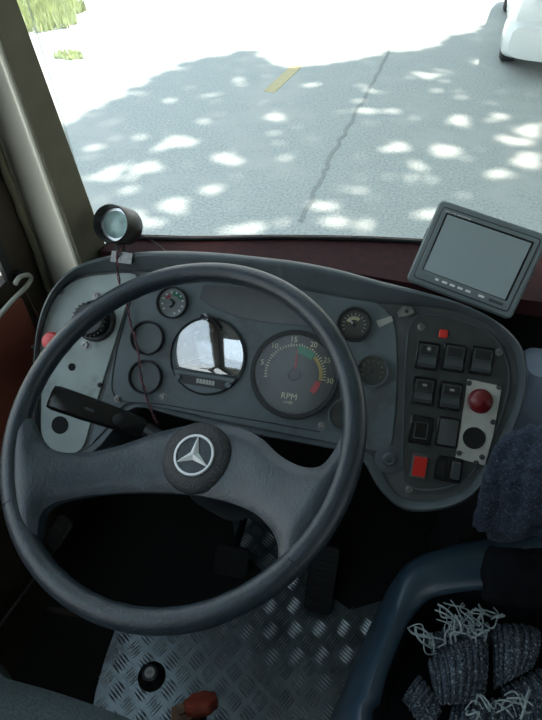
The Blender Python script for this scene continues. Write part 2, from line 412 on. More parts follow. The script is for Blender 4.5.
for sx_ in (-1, 1):
    for wy in (.62, 3.05):
        Mw = T((sx_*.715, wy, .30)) @ Ry(pi/2)
        t_ = MB().lathe([(.19, -.085), (.27, -.095), (.298, -.07), (.30, 0), (.298, .07), (.27, .095), (.19, .085)], Mw).build('wheel', M_['tyre'], car)
        MB().lathe([(.19, -.07), (.17, .05*sx_), (.05, .08*sx_), (.0001, .08*sx_)], Mw, 32).build('rim', M_['steel'], t_)
    MB().prism(rrect(.24, .16, .04), -.02, .02, T((sx_*.63, .025, .87)) @ Rx(pi/2)).build('tail_lamp', M_['tail'], car)
MB().box((-.26, -.075, .33), (.26, -.05, .45)).build('plate_recess', M_['steel'], car)
mb = MB(); mb.tube([(-.45, -.005, .86), (-.47, .0, .70), (-.40, -.012, .60), (0, -.02, .585), (.40, -.012, .60), (.47, .0, .70), (.45, -.005, .86)], .004, 6, sub=5); mb.build('hatch_seam', M_['tyre'], car)

# ------------------------------------------------------------------ bus shell (setting)
WC = [(-.500, .795), (-.47, .800), (-.327, .822), (-.182, .857), (-.039, .884), (.078, .899), (.35, .925), (.75, .93), (1.2, .90), (1.6, .82), (1.8, .74)]
WCs = [(p.x, p.y) for p in spline([Vector((x, y, 0)) for x, y in WC], 4)]
ZS = .80
# sill behind the dashboard
back = [(1.8, .765), (.15, .768), (-.05, .785), (-.25, .78), (-.40, .765), (-.475, .755)]
struct(MB().prism([(x, y+.015) for x, y in WCs if x > -.47]+back, ZS-.03, ZS).build('trim_1', M_['maroon']))
# windscreen
n = len(WCs); mb = MB(); vs = []
for x, y in WCs: vs += [(x, y, ZS), (x, y+.006, ZS), (x, y-.02, 1.9), (x, y-.014, 1.9)]
rings = [[Vector((x, y, ZS)), Vector((x, y+.006, ZS)), Vector((x, y-.054, 1.9)), Vector((x, y-.06, 1.9))] for x, y in WCs]
struct(mb.loft(rings).build('window_1', M_['glass']))
# rubber strip at glass foot
struct(MB().tube([(x, y-.001, ZS+.003) for x, y in WCs], .004, 8).build('trim_2', M_['blk']))
# front wall below the sill, from behind the dash down to the floor
fw = [(x, y) for x, y in WCs if x > -.6]
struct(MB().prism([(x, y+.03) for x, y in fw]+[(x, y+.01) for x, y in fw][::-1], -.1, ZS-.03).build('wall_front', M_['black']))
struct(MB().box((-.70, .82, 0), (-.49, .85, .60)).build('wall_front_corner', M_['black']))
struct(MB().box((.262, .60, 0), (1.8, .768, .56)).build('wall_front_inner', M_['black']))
# left pillar
e1b = hy(103, 250, .80); e1t = hy(10, 0, .80)
def along(a, b, z): t = (z-a.z)/(b.z-a.z); return a+(b-a)*t
E2b = at(71, 250, 1.02); E2t = hit(0, 52, E2b, Vector((1, 0, 0)))
secs = []
for z in (.60, 1.92):
    p1 = along(e1b, e1t, z); p2 = along(E2b, E2t, z)
    secs.append((p1, p2, Vector((-.635, .806, z)), Vector((-.67, .806, z)), Vector((-.67, .88, z)), Vector((p1.x-.01, p1.y+.03, z))))
rings = []
for s_ in secs:
    r_ = []
    for i, p in enumerate(s_):
        q0 = s_[i-1]; q1 = s_[(i+1) % len(s_)]; rr = .012 if i in (1,) else .003
        for k in range(4):
            t = k/3; A = p+(q0-p).normalized()*rr; B = p+(q1-p).normalized()*rr
            r_.append((1-t)**2*A+2*t*(1-t)*p+t*t*B)
    rings.append(r_)
struct(MB().loft(rings, loop=False).build('trim_3', M_['cream']))
# olive trim on the windscreen-facing side of the pillar
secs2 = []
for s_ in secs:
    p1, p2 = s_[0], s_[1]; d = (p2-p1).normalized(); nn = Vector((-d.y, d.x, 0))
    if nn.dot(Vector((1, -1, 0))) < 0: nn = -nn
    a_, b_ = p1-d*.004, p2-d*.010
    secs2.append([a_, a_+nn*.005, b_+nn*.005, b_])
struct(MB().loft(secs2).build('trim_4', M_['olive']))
# rubber door seal between pillar and side window frame
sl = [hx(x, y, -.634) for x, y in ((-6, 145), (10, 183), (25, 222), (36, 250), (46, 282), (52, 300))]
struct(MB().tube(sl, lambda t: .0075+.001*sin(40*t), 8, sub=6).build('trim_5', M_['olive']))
# left wall: frame round the driver's window and lower door panel
wl = MB()
wl.box((-.662, .711, .0), (-.642, .806, 1.92)); wl.box((-.70, -2.2, 1.72), (-.642, .711, 1.92))
wl.box((-.70, -2.2, 0), (-.642, -.75, .95)); wl.box((-.70, -.80, .95), (-.642, -.75, 1.72)); wl.box((-.68, -.75, 0), (-.640, .711, .46)); wl.box((-.666, -.75, .700), (-.646, .711, .748))
struct(wl.build('wall_left', M_['brownframe']))
struct(MB().prism([(-.0, 0), (0, 0)] if False else [(-.672, -.75), (-.638, -.75), (-.638, .711), (-.672, .711)], .46, .700).build('door_1', M_['door']))
struct(MB().box((-.662, -.75, .748), (-.656, .711, 1.72)).build('window_2', M_['glass']))
struct(MB().box((-.68, -2.2, .95), (-.674, -.80, 1.72)).build('window_5', M_['glass']))
struct(MB().box((-.645, .695, .748), (-.638, .716, 1.72)).build('trim_6', M_['blk']))
# thin bright edge low on the left
a, b = hx(62, 540, -.630), hx(-8, 636, -.630)
struct(MB().tube([a, b], .0035, 8).build('trim_7', M_['steel']))
a, b = hx(25, 290, -.636), hx(39, 318, -.636)
struct(MB().tube([a, b], .0016, 6).build('trim_10', M_['brown']))
# right wall with door opening, rear wall, ceiling, floor
wr = MB(); wr.box((1.8, -2.2, 0), (1.86, .8, 1.1)); wr.box((1.8, -2.2, 1.65), (1.86, .8, 1.92)); wr.box((1.8, -1.2, 1.1), (1.86, -1.12, 1.65)); wr.box((1.8, .05, 1.1), (1.86, .80, 1.72))
struct(wr.build('wall_right', M_['cabin'])); struct(MB().box((1.826, -2.2, 1.1), (1.832, .05, 1.65)).build('window_3', M_['glass']))
struct(MB().box((-.70, -2.26, 0), (1.86, -2.2, 1.92)).build('wall_rear', M_['cabin']))
HX = (-.57, -.18); HY = (-1.0, -.25)  # unseen roof hatch, added to give the speedometer glass something bright to reflect
ce = MB(); ce.box((-.70, -2.26, 1.92), (1.86, HY[0], 1.97)); ce.box((-.70, HY[1], 1.92), (1.86, .96, 1.97)); ce.box((-.70, HY[0], 1.92), (HX[0], HY[1], 1.97)); ce.box((HX[1], HY[0], 1.92), (1.86, HY[1], 1.97))
struct(ce.build('ceiling', M_['headliner']))
struct(MB().box((HX[0], HY[0], 1.94), (HX[1], HY[1], 1.946)).build('added_hatch', M_['glass']))
struct(MB().box((-.70, -2.26, -.1), (1.86, .95, 0)).build('floor', M_['rubber_shade']))
# checker plate (raised bars are its surface pattern)
cp_ = MB(); X0, X1, Y0, Y1 = -.46, .34, -.1, .80
PP = [(p.x, p.y) for p in [hz(a, b, .004) for a, b in ((88, 735), (96, 690), (106, 655), (118, 622), (160, 612), (215, 606), (258, 594), (262, 570), (236, 545), (232, 518), (262, 505), (300, 530), (322, 590), (350, 610), (384, 600), (420, 640), (420, 740))]]  # outline cut back where the plate sinks into shade, leaving black floor
cp_.prism(PP, .0005, .004)
tile = .040; ang = radians(-31); ca, sa = cos(ang), sin(ang)
for i in range(-45, 45):
    for j in range(-45, 45):
        cx, cy = i*tile, j*tile; wx, wy = cx*ca-cy*sa, cx*sa+cy*ca+.3
        if not (inpoly(wx, wy, PP) and distpoly(wx, wy, PP) > .012): continue
        d = ang+(pi/2 if (i+j) % 2 else 0)
        for k in range(-2, 3):
            ox, oy = -sin(d)*k*.0056, cos(d)*k*.0078; L_ = .0175 if abs(k) < 2 else .0155; W = .0022
            ux, uy = cos(d), sin(d); c0 = (wx+ox, wy+oy)
            P = [(c0[0]+ux*L_, c0[1]+uy*L_, .004), (c0[0]-uy*W, c0[1]+ux*W, .004), (c0[0]-ux*L_, c0[1]-uy*L_, .004), (c0[0]+uy*W, c0[1]-ux*W, .004),
                 (c0[0]+ux*L_*.75, c0[1]+uy*L_*.75, .0053), (c0[0]-ux*L_*.75, c0[1]-uy*L_*.75, .0053)]
            cp_.add(P, [(0, 1, 4), (1, 5, 4), (1, 2, 5), (2, 3, 5), (3, 4, 5), (3, 0, 4)])
po_ = struct(cp_.build('floor_checker_plate', M_['plate'], smooth=0)); po_.data.materials.append(M_['bar'])
for f_ in po_.data.polygons:
    if f_.index > len(PP)+1: f_.material_index = 1

# ------------------------------------------------------------------ dashboard
PN = Vector((0, -cos(radians(46)), sin(radians(46)))); PO = CAM+ray(297, 374)*.88
DM = frame(PO, PN); DMI = DM.inverted()
def U(px, py, h=0):
    p = hit(px, py, PO+PN*h, PN); q = DMI @ p; return Vector((q.x, q.y, h))
dash = empty('dashboard', DM, 'grey instrument dashboard with round gauges, switches and raised cowl behind the steering wheel', 'dashboard')
pairs = [(33,400,37.5,400,.5),(34,350,39,350,.7),(41,312,46.5,315,.9),(55,285,59.5,291,1),(75,267,79,276,1),(103,257,105,272,1),(140,252,140,271,1),(180,251,180,276,1),(220,253,220,281,1),(260,257,262,284,1),(300,262,302,290,1),
 (340,270,345,298,1),(380,281,380,303,1),(420,291,412,305,1),(460,303,455,311,1),(495,320,490,326,1),(518,341,509,343,1),(526,362,517,362,1),(527,385,518,385,1),(520,415,511,412,1),(505,450,496,446,.9),(487,480,478,476,.9),
 (468,500,462,491,.8),(440,510,437,500,.7),(405,510,405,499,.5),(380,490,388,482,.4),(362,460,372,455,.3),(345,452,345,446,.3),(300,443,300,437,.3),(240,432,240,426,.3),(180,418,180,412,.3),(135,408,135,403,.3),
 (114,430,112,425,.3),(100,447,97,440,.3),(85,456,83,451,.3),(62,460,62,455,.3),(45,452,47,448,.3),(35,432,39,430,.4)]
oo = [U(a, b, 0) for a, b, c, d, e in pairs]; ii = [U(c, d, 0) for a, b, c, d, e in pairs]; kk = [Vector((e, 0, 0)) for *_, e in pairs]
oo = spline(oo, 4, True); ii = spline(ii, 4, True); kk = spline(kk, 4, True)
mb = MB(); rings = []
prof = [(0, -.055, -.003), (0, -.01, 0), (0, .012, 0), (.04, .020, 0), (.12, .0255, 0), (.22, .027, 0), (.30, .0255, 0), (.8, .012, 0), (.93, .008, 0), (1.0, .003, 0), (1.0, -.004, 0)]
for t, h, g in prof:
    r_ = []
    for a, b, k in zip(oo, ii, kk):
        p = a+(b-a)*t; hh = h*(k.x if h > 0 else 1)
        # keep the silhouette where the photo has it: shift along the view direction with height
        r_.append(Vector((p.x, p.y, hh)))
    rings.append(r_)
# correct parallax of the raised crest so the outline stays on the photo's outline
for ri, (t, h, g) in enumerate(prof):
    for j, p in enumerate(rings[ri]):
        W = DM @ p; q = DM @ Vector((p.x, p.y, 0)); d = (q-CAM).normalized()
        if h > 0:
            n_ = DM.to_3x3() @ Vector((0, 0, 1)); W2 = q-d*(p.z/abs(d.dot(n_))); l = DMI @ W2; rings[ri][j] = l
mb.loft([[p for p in r] for r in rings], cap0=True, cap1=False)
mb.build('cowl', M_['cowl'], dash, smooth=50)
fP = [(p.x, p.y) for p in ii]
MB().prism(fP, -.05, 0).build('fascia', M_['fascia'], dash)
def panel(pts, name, m, z0, z1, bev=.001, sub=4, label=None):
    P = [(p.x, p.y) for p in spline([U(a, b) for a, b in pts], sub, True)]
    o_ = MB().prism(P, z0, z1, bev=bev).build(name, m, dash)
    if label: o_['label'] = label
    return o_, P
pl, PL = panel([(40.3,352),(44.5,326),(52,305),(64,289),(81,279),(105,274.8),(136,274.5),(131,292),(120,328),(104,380),(92,420),(82,449),(62,453),(48,446),(42,430),(42,400)], 'side_panel', M_['panelL'], .0003, .003, label='pale grey bare panel at the left end')
pg, PG = panel([(141,275),(160,276),(200,281),(262,287),(320,291),(360,297),(381,306),(391,318),(396,335),(397,380),(394,425),(385,450),(345,445),(300,436),(240,424),(180,411),(150,406),(126,404),(107,428),(98,438),(90,444),(100,410),(112,368),(124,325)], 'gauge_panel', M_['panelG'], .0003, .003, sub=3, label='slate grey panel holding the round gauges')
panel([(412,322),(425,314),(455,318),(486,331),(500,345),(508,366),(508,390),(500,420),(488,446),(471,474),(452,486),(425,490),(408,485),(403,470),(404,400),(407,345)], 'switch_panel', M_['panelS'], .0003, .0035, label='charcoal panel of rocker switches')
sp_ = spline([U(a, b, .0036) for a, b in [(412,322),(425,314),(455,318),(486,331),(500,345),(508,366),(508,390),(500,420),(488,446),(471,474),(452,486),(425,490),(408,485),(403,470),(404,400),(407,345)]], 4, True)
MB().tube(sp_, .0014, 6, True).build('panel_edging', M_['steel'] if False else M_['cowl'], dash)
# engraved seam on gauge panel
sm_ = [U(a, b, .0033) for a, b in ((131,300),(118,345),(113,372),(112,388),(117,398),(128,402),(160,404),(200,411),(260,421),(320,432))]
MB().tube(sm_, .0009, 5, sub=4).build('panel_seam', M_['blk'], dash)
# smoked warning-light window above the gauges
P = [(p.x, p.y) for p in [U(*q) for q in ((204,285),(240,287),(296,293),(322,312),(326,330),(300,326),(268,323),(240,318),(212,307),(200,298))]]
MB().prism(P, .003, .0045, bev=.0006).build('warning_light_window', M_['warn'], dash)

def lm(px, py, h=.003, rot=0): p = U(px, py, h); return T(p) @ Rz(rot)
def bezel(px, py, rpx, name='gauge', wd=.004, hh=.012, m='blk', dialm='dial2', label=None, glassm='gglass', tilt=None):
    s = (U(px+rpx, py)-U(px, py)).length; M = lm(px, py)
    g = MB().lathe([(s, 0), (s, hh-.001), (s-.001, hh), (s-wd+.0005, hh), (s-wd, hh-.001), (s-wd-.001, .001)], M).build(name, M_[m], dash)
    if label: g['label'] = label
    MB().disc(s-wd+.0005, .0015, M).build('dial', M_[dialm], g)
    if glassm: MB().disc(s-wd+.0002, hh-.004, M).build('glass', M_[glassm], g)
    return g, s, M
def pointer(g, M, ang, L_, z, m='red', hub=.006, tail=0, w_=.0016, hubm='blk'):
    MB().add([(-w_, -tail, z), (w_, -tail, z), (w_*.4, L_, z), (-w_*.4, L_, z), (-w_, -tail, z+.0008), (w_, -tail, z+.0008), (w_*.4, L_, z+.0008), (-w_*.4, L_, z+.0008)],
             [(0,1,2,3),(4,5,6,7),(0,1,5,4),(1,2,6,5),(2,3,7,6),(3,0,4,7)], M @ Rz(ang)).build('pointer', M_[m], g)
    if hub: MB().cyl(hub, z-.001, z+.003, M, bev=.001).build('pointer_hub', M_[hubm], g)
def ticks(mb, M, r0, r1, a0, a1, n_, w_=.0005, z=.0021, major=0):
    for k in range(n_):
        a = radians(a0+(a1-a0)*k/(n_-1)); rr0 = r0-(major if k % 5 == 0 else 0)
        mb.box((-w_, rr0, z), (w_, r1, z+.0003), M @ Rz(-a))
def arc(r0, r1, a0, a1, z, M, seg=16):
    mb = MB(); rings = []
    for k in range(seg+1):
        a = radians(90-(a0+(a1-a0)*k/seg)); rings.append([(r0*cos(a), r0*sin(a), z), (r1*cos(a), r1*sin(a), z), (r1*cos(a), r1*sin(a), z+.0003), (r0*cos(a), r0*sin(a), z+.0003)])
    return mb.loft(rings, M)
# tachometer
g, s, M = bezel(295, 374.5, 44, wd=.0068, hh=.018, dialm='dial', label='large rev counter with RPM dial')
mb = MB(); ticks(mb, M, s*.645, s*.70, -102, 92, 37, .0007); ticks(mb, M, s*.63, s*.72, -102, 92, 10, .0006); mb.build('tick_marks', M_['num'], g)
for k, tx in enumerate(('5', '10', '15', '20', '25', '30')):
    a = radians(-78+k*34); text_mb(tx, .0120, M @ T((sin(a)*s*.80, cos(a)*s*.80, .0022))).build('numeral', M_['num'], g)
text_mb('RPM', .0140, M @ T((-.004, -.036, .0022))).build('lettering', M_['num'], g); text_mb('x100', .007, M @ T((-.004, -.0455, .0022))).build('lettering', M_['num'], g)
arc(s*.48, s*.66, -2, 38, .0022, M).build('green_band', M_['green'], g)
arc(s*.55, s*.63, 40, 95, .0022, M).build('yellow_band', M_['yel'], g)
arc(s*.48, s*.62, 98, 128, .0022, M).build('red_band', M_['red'], g)
pointer(g, M, radians(3), s*.58, .0045, 'red', hub=.0095)
# speedometer (flush, with clock-style lower strip and two small knobs)
spx, spy = 208, 356
M = lm(spx, spy); s = (U(spx+38.5, spy)-U(spx, spy)).length
g = MB().lathe([(s, 0), (s, .004), (s-.0012, .0045), (s-.0024, .004), (s-.0024, .001)], M, 64).build('gauge', M_['blk'], dash); g['label'] = 'large speedometer with mirror-bright glass and odometer strip'
MB().disc(s-.002, .0012, M, 64).build('dial', M_['dialS'], g)
# lower strip: chord segment
cy0 = -s*.46
seg = [(x*s*.97, cy0) for x in (-.86, .86)]
a0 = math.atan2(-.46, -.88); pts = [(-s*.86, cy0)]
for k in range(17):
    a = pi+radians(28)+(pi-radians(56))*k/16; pts.append((cos(a)*s*.95, sin(a)*s*.95))
pts.append((s*.86, cy0))
MB().prism(pts, .002, .0065, M, bev=.0006).build('odometer_strip', M_['panelG'], g)
pts2 = [(-s*.62, -s*.55), (s*.60, -s*.55), (s*.66, -s*.66), (s*.56, -s*.78), (-s*.50, -s*.78), (-s*.64, -s*.68)]
MB().prism(pts2, .0065, .0072, M).build('odometer_window', M_['blk'], g)
mb = MB()
for k in range(6): mb.box((-.011+k*.0052, -s*.715, .0072), (-.0068+k*.0052, -s*.60, .0078), M)
mb.build('odometer_digits', M_['tape'], g)
for sx_ in (-1, 1):
    MB().cyl(.0052, .006, .012, M @ T((sx_*s*.66, -s*.64, 0)), bev=.001).build('knob', M_['panelG'], g)
mb = MB(); ticks(mb, M, s*.78, s*.84, -118, 118, 49, .0003); mb.build('tick_marks', M_['white'], g)
for k in range(7):
    a = radians(-110+k*36.6); text_mb(str(k*20), .009, M @ T((sin(a)*s*.66, cos(a)*s*.66, .0018))).build('numeral', M_['white'], g)
text_mb('km/h', .007, M @ T((.003, -s*.28, .0018))).build('lettering', M_['white'], g)
pointer(g, M, radians(112), s*.55, .0030, 'white', hub=.0055)
# slightly domed glass, set at a small tilt
GT = (.055, .03)
ctr = [(x, y) for x, y in [(cos(2*pi*k/56)*s*.93, sin(2*pi*k/56)*s*.93) for k in range(56)]]
Pg = [p for p in ctr if p[1] > cy0+.001]
Pg.sort(key=lambda p: (math.atan2(p[1], p[0])+pi/2) % (2*pi))
gl_ = pillow(Pg, lambda x, y, d: .0075-(x*x+y*y)*1.2+x*GT[0]+y*GT[1], .006)
gl_.v = [M @ v for v in gl_.v]
gl_.build('glass', M_['sglass'], g, smooth=80)
# lock and key on top of the speedometer
k_ = MB().lathe([(.006, .003), (.006, .010), (.0045, .012), (.003, .012)], lm(206, 317), 20, False, True).build('lock', M_['chrome'], dash)
MB().box((-.0035, -.003, .010), (.0035, .003, .020), lm(206, 318) @ Rz(-.5)).build('key', M_['blkgloss'], k_)
mb = MB(); mb.prism(rrect(.024, .009, .004), -.0015, .0015, T(U(214, 323, .017)) @ Rz(-.62) @ Rx(.5)); mb.build('key_bow', M_['blkgloss'], k_)
# temperature gauge
g, s, M = bezel(173, 303, 15.5, wd=.0025, hh=.010, label='small gauge with white numerals and green and red bands')
arc(s*.45, s*.72, -5, 60, .002, M).build('green_band', M_['green'], g); arc(s*.4, s*.55, -60, -25, .002, M).build('red_band', M_['red'], g)
mb = MB()
for k in range(11):
    a = radians(-130+k*29); mb.box((-.0012, s*.60, .0022), (.0012, s*.72, .0026), M @ Rz(-a))
mb.build('tick_marks', M_['white'], g)
MB().tube([M @ Vector(p) for p in ((-.003, -.008, .004), (.002, -.003, .004), (.001, .003, .004), (-.004, .005, .004))], .0016, 6, sub=3).build('pointer', M_['blk'], g)
# two blanked holes with insert rings
for (a, b) in ((148, 338), (146, 377)):
    bezel(a, b, 16.5, name='blank_gauge', wd=.0028, hh=.009, dialm='blank', glassm=None, label='empty gauge ring with plain grey insert')
# right-hand small gauges
g, s, M = bezel(354, 325, 17.5, wd=.0035, hh=.012, dialm='dial', label='small gauge with bluish reflective dial')
arc(s*.3, s*.5, -70, 40, .002, M).build('scale_band', M_['num'], g); mb = MB(); ticks(mb, M, s*.55, s*.68, -120, 120, 13, .0005); mb.build('tick_marks', M_['white'], g); pointer(g, M, .9, s*.5, .003, 'white', hub=.003)
g, s, M = bezel(372, 371, 17, wd=.0035, hh=.012, dialm='dial', m='cowl', label='small gauge with pale rim')
mb = MB(); ticks(mb, M, s*.55, s*.66, -120, 120, 9, .0005); mb.build('tick_marks', M_['num'], g); pointer(g, M, 2.4, s*.5, .003, 'blk', hub=.003)
bezel(345, 415, 17, wd=.0035, hh=.012, dialm='dial', m='cowl', label='small gauge half hidden behind the wheel rim')
# tape and bracket tab
MB().prism([(p.x, p.y) for p in (U(376, 321), U(386, 318), U(391, 316), U(393, 321), U(379, 328))], .003, .0042).build('tape_scrap', M_['tape'], dash)
b_ = MB().prism([(p.x, p.y) for p in (U(397, 312), U(402, 306), U(411, 307), U(415, 313), U(408, 317), (U(399, 318)))], .0004, .008, bev=.001).build('bracket', M_['steel'], dash)
MB().cyl(.0032, .008, .0105, lm(406, 312, 0), 6).build('bolt', M_['blk'], b_)
# bolts and screws
def screw(px, py, r=.004, m='steel', h=.003, slot=True):
    s_ = MB().lathe([(r*1.5, 0), (r*1.5, .001), (r, .0012), (r, .0038), (r*.8, .0045), (r*.45, .0045), (r*.4, .003), (.0002, .003)], lm(px, py, h), 18).build('screw', M_[m], dash)
    return s_
for (a, b, r_, m_) in ((61,291,.0042,'steel'),(97,296,.0058,'steel'),(86,345,.006,'steel'),(100,385,.003,'blk'),(118,399,.0042,'steel'),(163,397,.0042,'steel'),(322,426,.0045,'steel'),(421,327,.004,'steel'),(499,352,.004,'steel'),(409,489,.004,'steel'),(33.5,347,.002,'blk'),(155,289,.003,'steel')):
    screw(a, b, r_, m_)
MB().lathe([(.022, 0), (.022, .002), (.018, .003), (.011, .003), (.011, .006), (.008, .009), (.004, .009), (.004, .006), (.0002, .006)], lm(389, 459, .001), 32).build('locking_nut', M_['cowl'], dash)
# holes: dark cups with a rim
def hole(px, py, r, h=.003, M=None):
    return MB().lathe([(r*1.04, 0), (r*1.04, .0008), (r, .001), (r*.98, .0003), (.0001, .0003)], M or lm(px, py, h), 28).build('hole', M_['black'], dash)
hole(60, 425, .0145); hole(72, 367, .0062)
# rotary knob at upper left and pink-red button
kM = lm(96, 321, .003) @ Matrix.Diagonal((1.18, 1.18, .9, 1))
k_ = MB().lathe([(.030, 0), (.030, .004), (.026, .006), (.024, .006), (.023, .030), (.020, .033), (.0002, .033)], kM, 40).build('rotary_knob', M_['blk'], dash)
mb = MB()
for i in range(24): mb.box((-.0012, .0225, .008), (.0012, .0248, .030), kM @ Rz(2*pi*i/24))
mb.build('knurling', M_['blk'], k_)
MB().lathe([(.0265, .004), (.0285, .009), (.0265, .011), (.024, .011)], kM, 40).build('ring', M_['rocker'], k_)
MB().lathe([(.011, 0), (.011, .006), (.0155, .010), (.0165, .018), (.013, .025), (.006, .028), (.0002, .0285)], lm(57, 342, .003), 32).build('push_button', M_['redpink'], dash)['label'] = 'faded red push button'
# rocker switches
def switch(px, py, mark=None, label=None, rocker='rocker', red=False):
    M = lm(px, py, .0035); w_, h_ = .034, .043
    if red: w_, h_ = .024, .038
    f_ = MB().prism(rrect(w_, h_, .003), 0, .0045, M, bev=.0012).build('rocker_switch', M_['blkgloss'] if not red else M_['fascia'], dash)
    if label: f_['label'] = label
    w2, h2 = w_*.39, h_*.40
    prof_ = [(h2, .0045), (h2, .0085), (h2*.55, .0105), (.001, .0085), (-.002, .0075), (-h2*.70, .0135), (-h2*.98, .0120), (-h2, .0045)] if not red else [(h2, .0045), (h2*.95, .013), (h2*.1, .0100), (-h2*.95, .0075), (-h2, .0045)]
    mb = MB(); mb.loft([[(-w2, y, z) for y, z in prof_], [(w2, y, z) for y, z in prof_]], M); mb.build('rocker', M_['redp'] if red else M_[rocker], f_)
    if not red:
        mb = MB().prism(rrect(w2*1.7, h2*.80, .001), .0100, .0106, M @ T((0, h2*.5, 0))); mb.build('lens', M_['lens_dk'], f_)
    if mark == 'sun':
        mb = MB(); mb.lathe([(.0016, .0108), (.0016, .0112), (.0008, .0112), (.0008, .0108)], M @ T((0, h2*.62, 0)), 12)
        for i in range(8): mb.box((-.0003, .0022, .0108), (.0003, .0036, .0112), M @ T((0, h2*.62, 0)) @ Rz(i*pi/4))
        mb.build('symbol', M_['white'], f_)
    if mark == 'bar':
        mb = MB(); mb.prism(rrect(.007, .0035, .001), .0108, .0112, M @ T((0, h2*.55, 0))); mb.build('symbol', M_['tape'], f_)
switch(427, 356, 'sun', 'rocker switch with a lamp symbol'); switch(453.5, 358); switch(481, 361); switch(423, 391, 'bar'); switch(450, 396, 'bar')
switch(419, 466, red=True, label='bright red rocker switch')
f_ = MB().prism(rrect(.034, .043, .003), 0, .0045, lm(420.5, 430, .0035), bev=.0012).build('blank_switch', M_['blkgloss'], dash)
mb = MB(); q = rrect(.020, .026, .002); mb.loft([[(p[0], p[1], .0045) for p in q], [(p[0], p[1], .0065) for p in q], [(p[0], p[1], .0065) for p in inset(q, .0015)], [(p[0], p[1], .0045) for p in inset(q, .0015)]], lm(420.5, 430, .0035), cap0=False, cap1=False); mb.build('square_rim', M_['rocker'], f_)
f_ = MB().prism(rrect(.034, .046, .003), 0, .0045, lm(447.5, 432, .0035), bev=.0012).build('blank_switch', M_['blkgloss'], dash)
MB().prism(rrect(.027, .039, .002), .0045, .0055, lm(447.5, 432, .0035)).build('blank_cover', M_['fascia'], f_)
f_ = MB().prism(rrect(.040, .038, .003), 0, .0035, lm(448, 469, .0035), bev=.0012).build('blank_switch', M_['blkgloss'], dash)
MB().prism(rrect(.013, .026, .0015), .0035, .010, lm(455, 470, .0035), bev=.001).build('dark_lever', M_['rocker'], f_)
MB().prism(rrect(.010, .022, .0015), .0035, .0055, lm(441, 468, .0035), bev=.001).build('slot', M_['black'], f_)
MB().prism(rrect(.0125, .0125, .0015), 0, .006, lm(443, 334, .0035), bev=.001).build('indicator_lamp', M_['redp'], dash)['label'] = 'small square red indicator lamp'
P = [(p.x, p.y) for p in (U(467, 379), U(501, 386), U(498, 404), U(492, 436), U(484, 465), U(469, 461), U(455, 457), U(461, 420))]
wp = MB().prism(P, .0035, .0062, bev=.0006).build('switch_plate', M_['alu'], dash); wp['label'] = 'worn white metal plate with red warning lamp'
MB().lathe([(.0185, 0), (.0185, .003), (.016, .004), (.0155, .010), (.012, .0135), (.006, .0155), (.0002, .016)], lm(480, 401, .0062), 36).build('warning_lamp', M_['redlens'], wp)
MB().lathe([(.0165, 0), (.0165, .0012), (.0145, .0012), (.0142, .0004), (.0001, .0004)], lm(474, 438, .0062), 32).build('hole', M_['black'], wp)
for a, b in ((469, 383), (499, 387), (493, 422), (459, 453), (482, 457), (476, 463)):
    MB().lathe([(.0042, 0), (.0042, .001), (.003, .0028), (.001, .003), (.0002, .002)], lm(a, b, .0062), 14).build('screw', M_['rocker'], wp)

# ------------------------------------------------------------------ steering wheel
_e, _a = radians(67.2), radians(-21.7)
WN = Vector((sin(_a)*cos(_e), -cos(_a)*cos(_e), sin(_e))); WO = CAM+ray(174.1, 422.9)*.7295
WM = frame(WO, WN); WMI = WM.inverted()
def V(px, py, h=0): q = WMI @ hit(px, py, WO+WN*h, WN); return Vector((q.x, q.y, h))
sw = empty('steering_wheel', WM, 'large worn blue-black two-spoke steering wheel with a star emblem on the hub', 'steering wheel')
mb = MB(); rings = []
NW = 120
for i in range(NW):
    a = 2*pi*i/NW; ring = []
    for k in range(16):
        b = 2*pi*k/16; rr = .0148+.0005*cos(3*b) - (.0008*max(0, -cos(b))*(abs(sin(a*22))) if cos(b) < 0 else 0)
        ring.append(((.232+rr*cos(b))*cos(a), (.232+rr*cos(b))*sin(a), rr*sin(b)*1.0))
    rings.append(ring)
mb.loft(rings, loop=True)
for a in (math.atan2(-.135, -.190), math.atan2(-.14, .186)):
    mb.tube([((.2325+.01505*cos(b))*cos(a), (.2325+.01505*cos(b))*sin(a), .01505*sin(b)) for b in [2*pi*k/20 for k in range(20)]], .0006, 5, closed=True)
mb.build('rim', M_['wheel'], sw, smooth=60)
sp = [(20,396),(30,412),(39,430),(46,444),(56,451),(68,453),(89,450),(110,444),(130,436),(151,428),(177,422),(200,419),(222,420),(242,426),(261,437),(275,451),(290,462),(306,469),(322,469),(334,457),(343,440),(351,424),(362,440),
      (358,480),(340,530),(315,565),(292,588),(278,596),(281,575),(281,552),(277,538),(264,521),(247,509),(224,500),(195,493),(165,490),(130,490),(100,493),(76,498),(60,503),(50,511),(46,522),(44,540),(30,540),(16,500),(12,450)]
def sph(x, y, d):
    r_ = sqrt(x*x+y*y)
    base = -.030+.036*max(0, min(1, (r_-.06)/.15))**1.4
    return base+.011*(1-math.exp(-d/.010))-.004+.0015*noise.noise(Vector((x*20, y*20, 0)))
P = [(p.x, p.y) for p in spline([V(a, b, -.015) for a, b in sp], 3, True)]
P = [p if sqrt(p[0]**2+p[1]**2) < .236 else (p[0]*.236/sqrt(p[0]**2+p[1]**2), p[1]*.236/sqrt(p[0]**2+p[1]**2)) for p in P]
mb = pillow(P, sph, .008, zb=-.046)
# shape the underside: shallow towards the rim
for v in mb.v:
    if abs(v.z+.046) < 1e-6:
        r_ = sqrt(v.x**2+v.y**2); v.z = -.046+.036*max(0, min(1, (r_-.06)/.17))
mb.build('spokes', M_['wheel'], sw, smooth=65)
